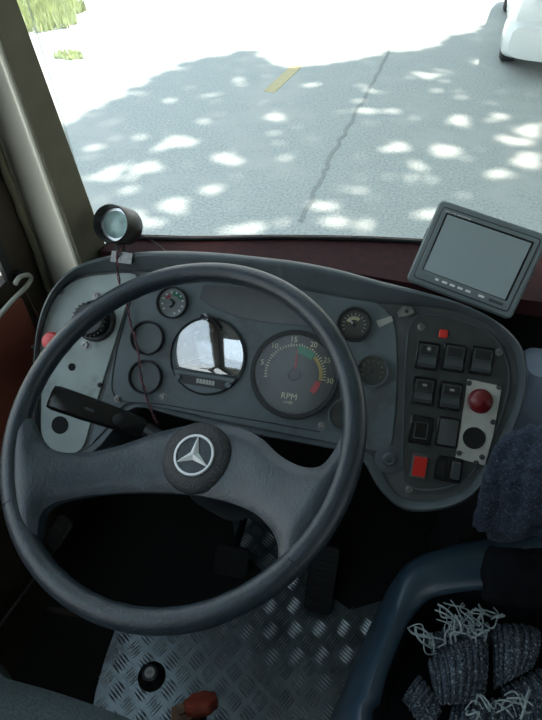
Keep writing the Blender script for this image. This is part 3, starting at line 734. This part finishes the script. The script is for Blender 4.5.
# hub cap, disc inlay and three-pointed emblem
hc = V(194, 455, -.012); HM = T((hc.x, hc.y, -.0235)) @ Ry(0)
hs = (V(194+34, 455, -.012)-hc).length
hp = MB().lathe([(hs+.002, -.002), (hs+.002, .001), (hs, .004), (hs-.004, .0075), (hs*.75, .010), (hs*.62, .0105), (.0002, .0108)], HM, 64).build('horn_cap', M_['cap'], sw)
R_ = hs*.60
MB().lathe([(R_, .0100), (R_, .0128), (R_-.0008, .0135), (R_-.0028, .0135), (R_-.0034, .0128), (R_-.0034, .0100)], HM, 64).build('emblem_ring', M_['silver'], hp)
MB().disc(R_-.002, .0112, HM, 48).build('emblem_field', M_['wheel'], hp)
mb = MB()
for k in range(3):
    a = k*2*pi/3
    def pt(rr, dd, z): aa = a+dd; return (rr*sin(aa), rr*cos(aa), z)
    mb.add([(0, 0, .0162), pt(R_*.24, pi/3, .0115), pt(R_*.97, 0, .0126), pt(R_*.24, -pi/3, .0115), pt(R_*.05, 0, .0112)], [(0, 1, 2), (0, 2, 3), (1, 4, 2), (4, 3, 2), (0, 3, 4), (0, 4, 1)], HM)
mb.build('star_emblem', M_['silver'], hp, smooth=5)
# steering column and stalk
cM_ = frame(WO+WN*-.05, WN)
col = empty('steering_column', cM_, 'black steering column and shroud under the wheel hub', 'steering column')
MB().lathe([(.036, 0), (.042, -.03), (.050, -.06), (.050, -.16), (.040, -.18), (.028, -.20), (.024, -.70), (.05, -.72), (.05, -.735)], T((hc.x, hc.y, 0)), 28, True, True).build('shroud', M_['blk'], col)
st = empty('turn_signal_stalk', T(at(146, 429, .845)), 'thick black turn signal stalk lying between wheel and grey panel', 'lever')
pa, pb = at(50, 396, .875), at(146, 429, .845); stI = st.matrix_world.inverted()
dx = (pb-pa).normalized(); sM = frame(stI @ pa, -ray(95, 412), dx)
L_ = (pb-pa).length
mb = MB(); rings = []
for t, hw, hh in ((0, .010, .006), (.01, .0165, .009), (.06, .0185, .011), (.35, .0185, .0115), (.75, .0165, .011), (.95, .014, .010), (1, .010, .009)):
    rings.append([(t*L_, p[0], p[1]) for p in rrect(hw*2, hh*2, min(hw, hh)*.5)])
mb.loft(rings, sM); mb.build('grip', M_['blkgloss'], st, smooth=45)
mb = MB(); mb.lathe([(.009, -.002), (.009, .0015), (.008, .002), (.0002, .002)], sM @ T((L_*.70, 0, .0105)), 24); mb.build('end_button', M_['blk'], st)
mb = MB(); mb.prism(rrect(.014, .004, .001), .0112, .0118, sM @ T((L_*.40, 0, 0))); mb.build('worn_mark', M_['rocker'], st)
mb = MB(); he = stI @ (WM @ Vector((hc.x, hc.y, -.13))); mb.tube([Vector((0, 0, 0)), he*.5, he*.82], .011, 10); mb.build('stalk_arm', M_['blk'], st)
# small black relay box with wires under the wheel at the dash's lower middle
mb = MB().tube([WM @ Vector(p) for p in ((.02, -.06, -.06),)]+[], .01) if False else None

# ------------------------------------------------------------------ monitor
TL, TR, BR, BL = at(439, 200, .93), at(549, 234, .93), at(512, 322, .915), at(407, 279, .915)
ctr_ = (TL+TR+BR+BL)/4; xa = ((TR-TL)+(BR-BL)).normalized(); ya = ((TL-BL)+(TR-BR)).normalized(); na = xa.cross(ya).normalized()
mo = empty('monitor', frame(ctr_, na, xa), 'small grey widescreen monitor standing on the dashboard top at right', 'monitor')
mw, mh = ((TR-TL).length+(BR-BL).length)/2, ((TL-BL).length+(TR-BR).length)/2
q = rrect(mw, mh, .008, 5)
MB().loft([[(p[0], p[1], -.020) for p in inset(q, .006)], [(p[0], p[1], -.014) for p in q], [(p[0], p[1], -.003) for p in q], [(p[0], p[1], 0) for p in inset(q, .003)]]).build('case', M_['mon'], mo)
q2 = rrect(mw-.020, mh-.020, .004, 4)
MB().loft([[(p[0], p[1], .0001) for p in q2], [(p[0], p[1], .0016) for p in q2], [(p[0], p[1], .0022) for p in inset(q2, .0008)]]).build('bezel', M_['mon'], mo)
mb = MB(); mb.loft([[(p[0], p[1], .0) for p in rrect(mw-.0172, mh-.0172, .005, 4)], [(p[0], p[1], .0005) for p in rrect(mw-.0172, mh-.0172, .005, 4)]]); mb.build('groove', M_['blk'], mo)
sw_, sh_ = mw-.040, mh-.046
MB().box((-sw_/2-.003, -sh_/2+.004-.003, .0022), (sw_/2+.003, sh_/2+.004+.003, .0026)).build('screen_border', M_['blkgloss'], mo)
MB().box((-sw_/2, -sh_/2+.004-.002, .0026), (sw_/2, sh_/2+.004, .0030)).build('screen', M_['screen'], mo)
mb = MB()
by = -mh/2+.0175
for k in range(5): mb.prism(rrect(.0085 if k else .006, .0035, .0012), .0022, .0032, T((-.040+k*.0125, by, 0)))
mb.prism(rrect(.0095, .0035, .0012), .0022, .0032, T((.031, by, 0)))
mb.build('buttons', M_['white'], mo)
MB().prism(rrect(.022, .0045, .0015), .0022, .0030, T((.054, by-.0005, 0))).build('sensor_window', M_['rocker'], mo)
text_mb('TFT-LCD MONITOR', .0046, T((-mw/2+.0145, mh/2-.0155, .0024)), align='LEFT').build('lettering', M_['white'], mo)
for sy_ in (-.012, .012):
    MB().box((mw/2-.0012, sy_-.008, -.012), (mw/2+.0010, sy_+.008, -.004)).build('side_slot', M_['blk'], mo)
    MB().box((-mw/2-.0010, sy_-.008, -.012), (-mw/2+.0012, sy_+.008, -.004)).build('side_slot', M_['blk'], mo)
moI = mo.matrix_world.inverted()
ft = moI @ Vector((.19, .835, ZS)); md = MB(); md.tube([(0, -.01, -.019), (0, -.02, -.035), ft+(moI.to_3x3() @ Vector((0, 0, .01)))], .009, 12, sub=4)
md.build('stand', M_['blk'], mo)
MB().lathe([(.028, 0), (.028, .004), (.012, .008), (.0002, .008)], moI @ T((.19, .835, ZS)), 28).build('stand_foot', M_['blk'], mo)

# ------------------------------------------------------------------ round pod on the dash top
pc = at(118, 225, .985)
pn_ = (CAM+Vector((.12, 0, -.05))-pc).normalized(); pn_ = (pn_+Vector((-.55, .05, .05))).normalized()
po = empty('gauge_pod', frame(pc, pn_), 'small black round pod with a pale teal reflection coloured into its glass, clamped on the dash top by the pillar', 'gauge pod')
R_ = .0315
MB().lathe([(.010, -.046), (.024, -.042), (.031, -.030), (R_, -.012), (R_, .026), (R_-.0012, .028), (R_-.0025, .026), (R_-.003, -.004), (R_-.008, -.006)], None, 48, True).build('hood', M_['pod'], po)
MB().lathe([(R_-.003, -.002), (R_-.003, .006), (R_-.0045, .008), (R_-.009, .008), (R_-.0095, .005), (R_-.0095, .000)], None, 48).build('chrome_ring', M_['chrome'], po)
MB().lathe([(R_-.009, .002), (R_*.5, .0055), (R_*.2, .007), (.0002, .0072)], None, 40).build('glass', M_['podreflect'], po)
poI = po.matrix_world.inverted()
fp = DM @ U(122, 257, .0265); fp = Vector((fp.x, fp.y, fp.z)); la = poI @ fp; lb = Vector((0, -R_*.92, -.01))
lb = poI.to_3x3() @ Vector((0, 0, -1)); lb = lb.normalized()*R_*.95; lb.z = -.008
mb = MB(); ax = poI.to_3x3() @ Vector((1, 0, 0)); ay = poI.to_3x3() @ Vector((0, .5, .1))
rings = []
for p, w_ in ((lb, .008), (lb*.5+la*.5, .007), (la, .010)):
    rings.append([p+ax*w_+ay*.006, p+ax*w_-ay*.006, p-ax*w_-ay*.006, p-ax*w_+ay*.006])
mb.loft(rings); mb.build('bracket', M_['steel'], po)
dg_ = DM.to_3x3() @ Vector((0, 0, 1))
mb = MB(); mb.box((-.018, -.010, -.001), (.018, .008, .002), poI @ frame(fp, dg_)); mb.build('clamp_foot', M_['steel'], po)
# wires
wp_ = [poI.inverted() @ Vector((0, 0, -.044)), at(122, 244, .975)]
cowltop = [DM @ U(a, b, h) for a, b, h in ((118, 252, .033), (117, 262, .028), (120, 285, .018), (127, 305, .014), (131, 325, .012), (138, 350, .016), (141, 375, .016), (146, 395, .010), (152, 412, .012), (158, 424, .010))]
for k, m_ in enumerate(('wire1', 'wire2')):
    pts = [po.matrix_world @ Vector((.004*k, -R_*.7, -.034))]
    for i, p in enumerate(spline(cowltop, 5)):
        a = i*1.15+k*pi; pts.append(p+Vector((cos(a)*.0016, sin(a)*.0012, sin(a)*.0008)))
    tag(MB().tube(pts, .0011, 6, sub=2).build('wire', M_[m_]), ('dark red wire twisted down from the pod across the gauge panel' if k == 0 else 'black wire twisted with the dark red one across the gauge panel'), 'wire')
pts = [po.matrix_world @ Vector((.02, -.02, -.036)), at(142, 236, 1.0), at(156, 243, .985), at(166, 251, .955), DM @ U(176, 256, .029)]
tag(MB().tube(pts, .0009, 6, sub=5).build('wire', M_['wire2']), 'thin black wire curving from the pod along the maroon sill', 'wire')

# ------------------------------------------------------------------ side window latch
hp_ = [hx(x, y, -.622) for x, y in ((15, 284), (20, 277), (28, 275), (31, 279), (26, 287), (15, 298), (5, 309), (-6, 322))]
la_ = empty('window_latch', T(hp_[1]), 'pale curved metal handle under the side window corner at left', 'handle')
hI = la_.matrix_world.inverted()
MB().tube([hI @ p for p in hp_], .0045, 8, sub=5).build('grip', M_['alu'], la_)
MB().box((-.016, .004, -.012), (-.004, .016, .004)).build('mount', M_['blk'], la_)

# ------------------------------------------------------------------ engine cover with tray, scarf, jacket, cushion
ZE = .52
oP = [(352,735),(360,690),(372,655),(385,622),(396,588),(404,566),(420,552),(441,545),(471,537),(520,530),(600,525),(700,560),(720,735)]
iP = [(374,735),(381,700),(388,672),(398,646),(409,622),(421,606),(437,595),(474,589),(520,587),(590,590),(650,610),(660,735),(500,800)]
iP = iP[:12]+[(660,760)]
oW = [hz(a, b, ZE) for a, b in oP]; iW = [hz(a, b, ZE-.012) for a, b in iP]
# give both rings the same closed shape behind the frame
ec = empty('engine_cover', T((.45, .2, 0)), 'dark blue moulded engine cover with a sunken black tray beside the driver', 'engine cover')
O = spline(oW+[Vector((.62, -.05, ZE)), Vector((.12, -.05, ZE))], 5, True); I = spline(iW+[Vector((.56, .0, ZE-.012)), Vector((.17, .0, ZE-.012))], 5, True)
off = Vector((.45, .2, 0)); cen = Vector((.33, .2, 0))
def outw(p, d): q = (Vector((p.x, p.y, 0))-cen); q.normalize(); return Vector((p.x+q.x*d, p.y+q.y*d, p.z))
rings = []
for t, dz_, g in ((0, -.515, .03), (0, -.10, .012), (0, -.03, .004), (.04, -.008, 0), (.15, .004, 0), (.4, .012, 0), (.7, .010, 0), (.92, .003, 0), (1, -.004, 0), (1.0, -.012, 0)):
    rings.append([outw(a+(b-a)*t, g)+Vector((0, 0, dz_))-off for a, b in zip(O, I)])
MB().loft(rings, cap0=True, cap1=False).build('shell', M_['blue'], ec, smooth=60)
rings = [[b+Vector((0, 0, dz_))-off+((cen-b)*sc_).xyz*1 for b in I] for dz_, sc_ in ((-.003, 0), (-.03, .03), (-.07, .08))]
for r_ in rings:
    pass
rings = [[Vector((v.x, v.y, z)) for v in r_] for r_, z in zip(rings, (ZE-.018, ZE-.05, ZE-.085))]
MB().loft(rings, cap0=False, cap1=True).build('tray', M_['tub'], ec)
# cushion right of the dash
cu = empty('cushion', T((.402, .700, .5605)), 'pale blue cushion with a deep blue side standing right of the dashboard', 'cushion')
ZC = hy(535, 347, .730).z-.5605
rings = []
for z, g in ((0, .006), (.015, 0), (.10, -.002), (ZC-.02, 0), (ZC-.005, .006), (ZC, .016)):
    rings.append([(p[0], p[1], z) for p in rrect(.27-2*g, .080-2*g, .018)])
MB().loft(rings).build('cover', M_['cush'], cu)
MB().prism(rrect(.15, .050, .01), -.1385, -.1355, T((0, 0, .085)) @ Ry(pi/2)).build('side_panel', M_['cushb'], cu)
# fleece jacket: folds of cloth merged into one skin
def clump(name, tubes, m, vox, disp=.004, nscale=60, sub=1):
    mb = MB()
    for pts, r in tubes: mb.tube(pts, r, 10, sub=4)
    o_ = mb.build(name, m)
    rm = o_.modifiers.new('r', 'REMESH'); rm.mode = 'VOXEL'; rm.voxel_size = vox; rm.use_smooth_shade = True
    sm = o_.modifiers.new('s', 'SMOOTH'); sm.iterations = 4
    dg = bpy.context.evaluated_depsgraph_get(); dg.update()
    me = bpy.data.meshes.new_from_object(o_.evaluated_get(dg)); me.name = name
    for v in me.vertices:
        v.co += v.normal*(disp*noise.noise(v.co*nscale)+disp*.6*noise.noise(v.co*nscale*.4+Vector((5, 1, 2))))
    o_.modifiers.clear(); old = o_.data; o_.data = me; bpy.data.meshes.remove(old)
    if not me.materials: me.materials.append(m)
    for p in me.polygons: p.use_smooth = True
    return o_
def A(x, y, d): return at(x, y, d)
jt = [([A(518,434,.80), A(503,449,.81), A(492,475,.82), A(486,505,.84), A(482,528,.86)], lambda t: .010+.004*t),
      ([A(536,426,.79), A(524,446,.80), A(514,475,.81), A(508,505,.84), A(502,530,.86)], lambda t: .011+.002*t),
      ([A(552,424,.78), A(545,450,.785), A(538,480,.80), A(532,508,.83), A(514,535,.86)], lambda t: .014),
      ([A(575,424,.78), A(572,460,.78), A(568,500,.81), A(560,530,.85)], lambda t: .022),
      ([A(487,532,.870), A(505,535,.872), A(530,528,.868), A(570,530,.86)], lambda t: .011),
      ([A(500,500,.895), A(530,500,.895), A(560,500,.89)], lambda t: .018),
      ([A(515,455,.875), A(540,460,.87), A(580,470,.86)], lambda t: .020),
      ([A(600,430,.80), A(600,480,.82), A(595,530,.86)], lambda t: .04)]
tag(clump('jacket', jt, M_['jacket'], .0045, .003, 90), 'navy flecked fleece jacket heaped in folds against the right end of the dashboard', 'jacket')
tag(clump('black_lump', [([hz(x, y, .565) for x, y in ((484, 560), (505, 566), (560, 566))], lambda t: .026), ([hz(x, y, .56) for x, y in ((484, 585), (510, 590), (570, 590))], lambda t: .024), ([hz(x, y, .575) for x, y in ((500, 575), (530, 578), (580, 578))], lambda t: .022)], M_['tub'], .006, .004, 50), 'added black cloth-like bag lying across the engine cover edge below the fleece jacket', 'lump')  # added black form that fills a dark area of unknown content
# knitted scarf
kn = MB(); core = []
def stitch(p, d, nrm, L, r):
    d = d.normalized(); x = d.cross(nrm).normalized(); y = nrm
    rings = []
    for t, k in ((-1, .25), (-.5, .9), (.2, 1), (.8, .7), (1.05, .2)):
        rings.append([p+d*(t*L/2)+x*(r*k*cos(2*pi*j/5))+y*(r*k*sin(2*pi*j/5)*.8) for j in range(5)])
    kn.loft(rings)
def patch(c, z0, bul, ncol, nrow, cols='v'):
    A_, B_, C_, D_ = [hz(x, y, z0) for x, y in c]      # A top-left, B top-right, C bottom-right, D bottom-left
    def P(u, v):
        p = (A_*(1-u)+B_*u)*(1-v)+(D_*(1-u)+C_*u)*v
        e = sin(pi*min(1, max(0, u)))**.6*sin(pi*min(1, max(0, v*.9+.05)))**.6
        return p+Vector((0, 0, bul*e+.002*sin(u*ncol*2*pi)*e))
    for i in range(ncol):
        for j in range(nrow):
            u = (i+.5)/ncol; v = (j+.5)/nrow; e = .01
            p = P(u, v); dv = P(u, v+e)-P(u, v-e); du = P(u+e, v)-P(u-e, v); nrm = du.cross(dv)
            if nrm.z < 0: nrm = -nrm
            nrm.normalize(); L = dv.length/(2*e)/nrow*1.15; w_ = du.length/(2*e)/ncol
            for s_ in (-1, 1):
                stitch(p+du.normalized()*s_*w_*.22+nrm*.002, dv.normalized()+du.normalized()*s_*.45, nrm, L, w_*.20)
    g_ = 10; vs = [P(a/g_, b/g_)-Vector((0, 0, .0015)) for b in range(g_+1) for a in range(g_+1)]
    kn.add(vs, [(b*(g_+1)+a, b*(g_+1)+a+1, (b+1)*(g_+1)+a+1, (b+1)*(g_+1)+a) for b in range(g_) for a in range(g_)])
zt = ZE-.05
patch([(428,662),(486,632),(482,706),(436,706)], zt+.01, .045, 8, 12)
patch([(492,626),(538,632),(530,668),(494,690)], zt+.01, .045, 6, 11)
patch([(418,676),(440,712),(424,735),(402,700)], zt+.0, .03, 6, 9)
patch([(452,704),(520,700),(515,740),(445,740)], zt-.005, .03, 8, 8)
patch([(500,690),(560,660),(570,720),(520,735)], zt-.0, .035, 8, 10)
patch([(425,640),(470,618),(500,640),(440,668)], zt-.01, .03, 7, 7)
sc = empty('knitted_scarf', T(hz(470, 670, zt-.03)), 'chunky slate knitted scarf with pale fringe crumpled in the black tray', 'scarf')
off = hz(470, 670, zt-.03)
kn.v = [v-off for v in kn.v]; kn.build('knit', M_['knit'], sc, smooth=80)
def strand(x, y, dx_, dy_, curl, L=.05, r=.0013):
    p = hz(x, y, zt+.03); q = hz(x+dx_, y+dy_, zt+.035+random.uniform(-.012, .012)); pts = []
    side = (q-p).cross(Vector((0, 0, 1))).normalized()
    fq = random.choice((1, 1.4, 2))
    for k in range(9):
        t = k/8; pts.append(p+(q-p)*t+side*(curl*sin(t*pi*fq))+Vector((0, 0, .010*sin(pi*t))))
    fr.tube([v-off for v in pts], r, 5, sub=3)
for cx, cy, n_, tx, ty in ((430,650,16,-16,-22),(452,640,18,4,-22),(466,632,16,-14,-24),(478,625,14,12,-14),(486,620,9,14,-6),(470,706,10,14,6),(500,700,9,16,10),(525,690,8,-12,20),(482,640,10,-8,-14)):
    fr = MB()
    for i in range(int(n_*.55)):
        strand(cx+random.uniform(-7, 7), cy+random.uniform(-5, 5), tx+random.uniform(-12, 12), ty+random.uniform(-9, 9), random.uniform(-.014, .014), r=random.uniform(.0008, .0018))
    fr.build('fringe', M_['fringe'], sc)

# ------------------------------------------------------------------ driver's seat
q_ = [hz(x, y, .50) for x, y in ((-60, 655), (0, 673), (60, 690), (135, 718), (165, 740))]
se = empty('driver_seat', T((-.30, -.05, 0)), 'dark grey fabric driver seat cushion, its front edge at lower left', 'seat')
P = [Vector((p.x, p.y, 0)) for p in q_]+[Vector((-.10, .05, 0)), Vector((-.08, -.30, 0)), Vector((-.50, -.30, 0))]
P = [(p.x+.30, p.y+.05) for p in spline(P, 5, True)]
mb = pillow(P, lambda x, y, d: .475+.028*(1-math.exp(-d/.02)), .02, zb=.38); mb.build('cushion', M_['seat'], se, smooth=70)
MB().lathe([(.06, .38), (.05, .36), (.05, .06), (.14, .03), (.15, .0)], T((.02, -.12, 0)), 28, True, True).build('pedestal', M_['blk'], se)

# ------------------------------------------------------------------ floor items
# floor button
p = hz(150, 673, .03); fb = empty('floor_switch', T((p.x, p.y, .0042)), 'black round floor switch with a white cap mark on the checker plate', 'floor switch')
MB().lathe([(.030, 0), (.030, .004), (.022, .010), (.020, .024), (.017, .027), (.0002, .028)], None, 36, True).build('housing', M_['blk'], fb)
MB().lathe([(.0115, .0275), (.0115, .0295), (.0105, .0305), (.0002, .031)], None, 24).build('cap', M_['white'], fb)
mb = MB(); text_mb('UD', .008, T((0, 0, .0312)) @ Rz(.2), mb); mb.build('mark', M_['blk'], fb)
# red knob valve lever
p = hz(201, 703, .32); kb = empty('parking_brake_lever', T((p.x-.02, p.y-.02, .0042)), 'rust-red ribbed knob on a brown metal bracket at the bottom of the picture', 'lever')
kI = kb.matrix_world.inverted(); kc = kI @ p
kd = Vector((-.25, .62, .55)).normalized()
km = frame(kc, kd)
prof_ = [(.008, -.012), (.020, -.013), (.0265, -.009), (.028, .0), (.0265, .006), (.020, .009), (.0002, .0085)]
rings = [[((r*(1+.06*cos(8*2*pi*k/48)) if r > .013 else r)*cos(2*pi*k/48), (r*(1+.06*cos(8*2*pi*k/48)) if r > .013 else r)*sin(2*pi*k/48), z) for k in range(48)] for r, z in prof_]
MB().loft(rings, km, True, True, False).build('knob', M_['knobred'], kb, smooth=50)
MB().tube([(.02, .02, .0), (.018, .018, .12), kc-kd*.03, kc-kd*.008], .007, 12, sub=5).build('lever', M_['blk'], kb)
br_ = kI @ hz(184, 716, .30); mb = MB(); mb.box((-.020, -.016, -.012), (.022, .014, .008), T(br_) @ Rz(.3)); mb.cyl(.008, -.02, .018, T(br_+Vector((-.005, .006, 0)))); mb.cyl(.005, -.02, .020, T(br_+Vector((.014, 0, 0)))); mb.tube([br_, br_+Vector((.0, -.01, -.05)), (.0, .0, 0)], .008, 8); mb.build('bracket', M_['brown'], kb)
# small bolt and grit
p = hz(337, 690, .006); b_ = MB().lathe([(.006, .0), (.006, .002), (.004, .005), (.002, .005), (.002, .003), (.0002, .003)], T((p.x, p.y, .0042)), 20).build('floor_bolt', M_['steel']); tag(b_, 'small round bolt in the checker plate at the foot of the engine cover', 'bolt')
# pedals
def pedal(px, py, z, w_, h_, lab, tilt=.7, rz=0, m='blk'):
    p = hz(px, py, z); e = empty('pedal', T(p) @ Rz(rz) @ Rx(tilt), lab, 'pedal')
    mb = MB().prism(rrect(w_, h_, .012), 0, .010, bev=.002)
    for k in range(int(h_/.012)-1): mb.box((-w_*.40, -h_/2+.012+k*.012, .010), (w_*.40, -h_/2+.016+k*.012, .0125))
    mb.build('pad', M_[m], e)
    I_ = e.matrix_world.inverted()
    MB().tube([(0, 0, .001), (0, h_*.4, -.03), I_ @ Vector((p.x, min(.84, p.y+.16), max(.03, p.z-.02)))], .009, 8, sub=4).build('arm', M_['blk'], e)
pedal(322, 578, .07, .065, .16, 'black ribbed accelerator pedal seen right of the wheel rim', .75)
pedal(232, 560, .10, .08, .07, 'black brake pedal deep in shadow behind the wheel', .8)
pedal(60, 532, .16, .045, .075, 'worn grey clutch pedal glimpsed through the lower left of the wheel', .6, rz=-.5, m='steel')
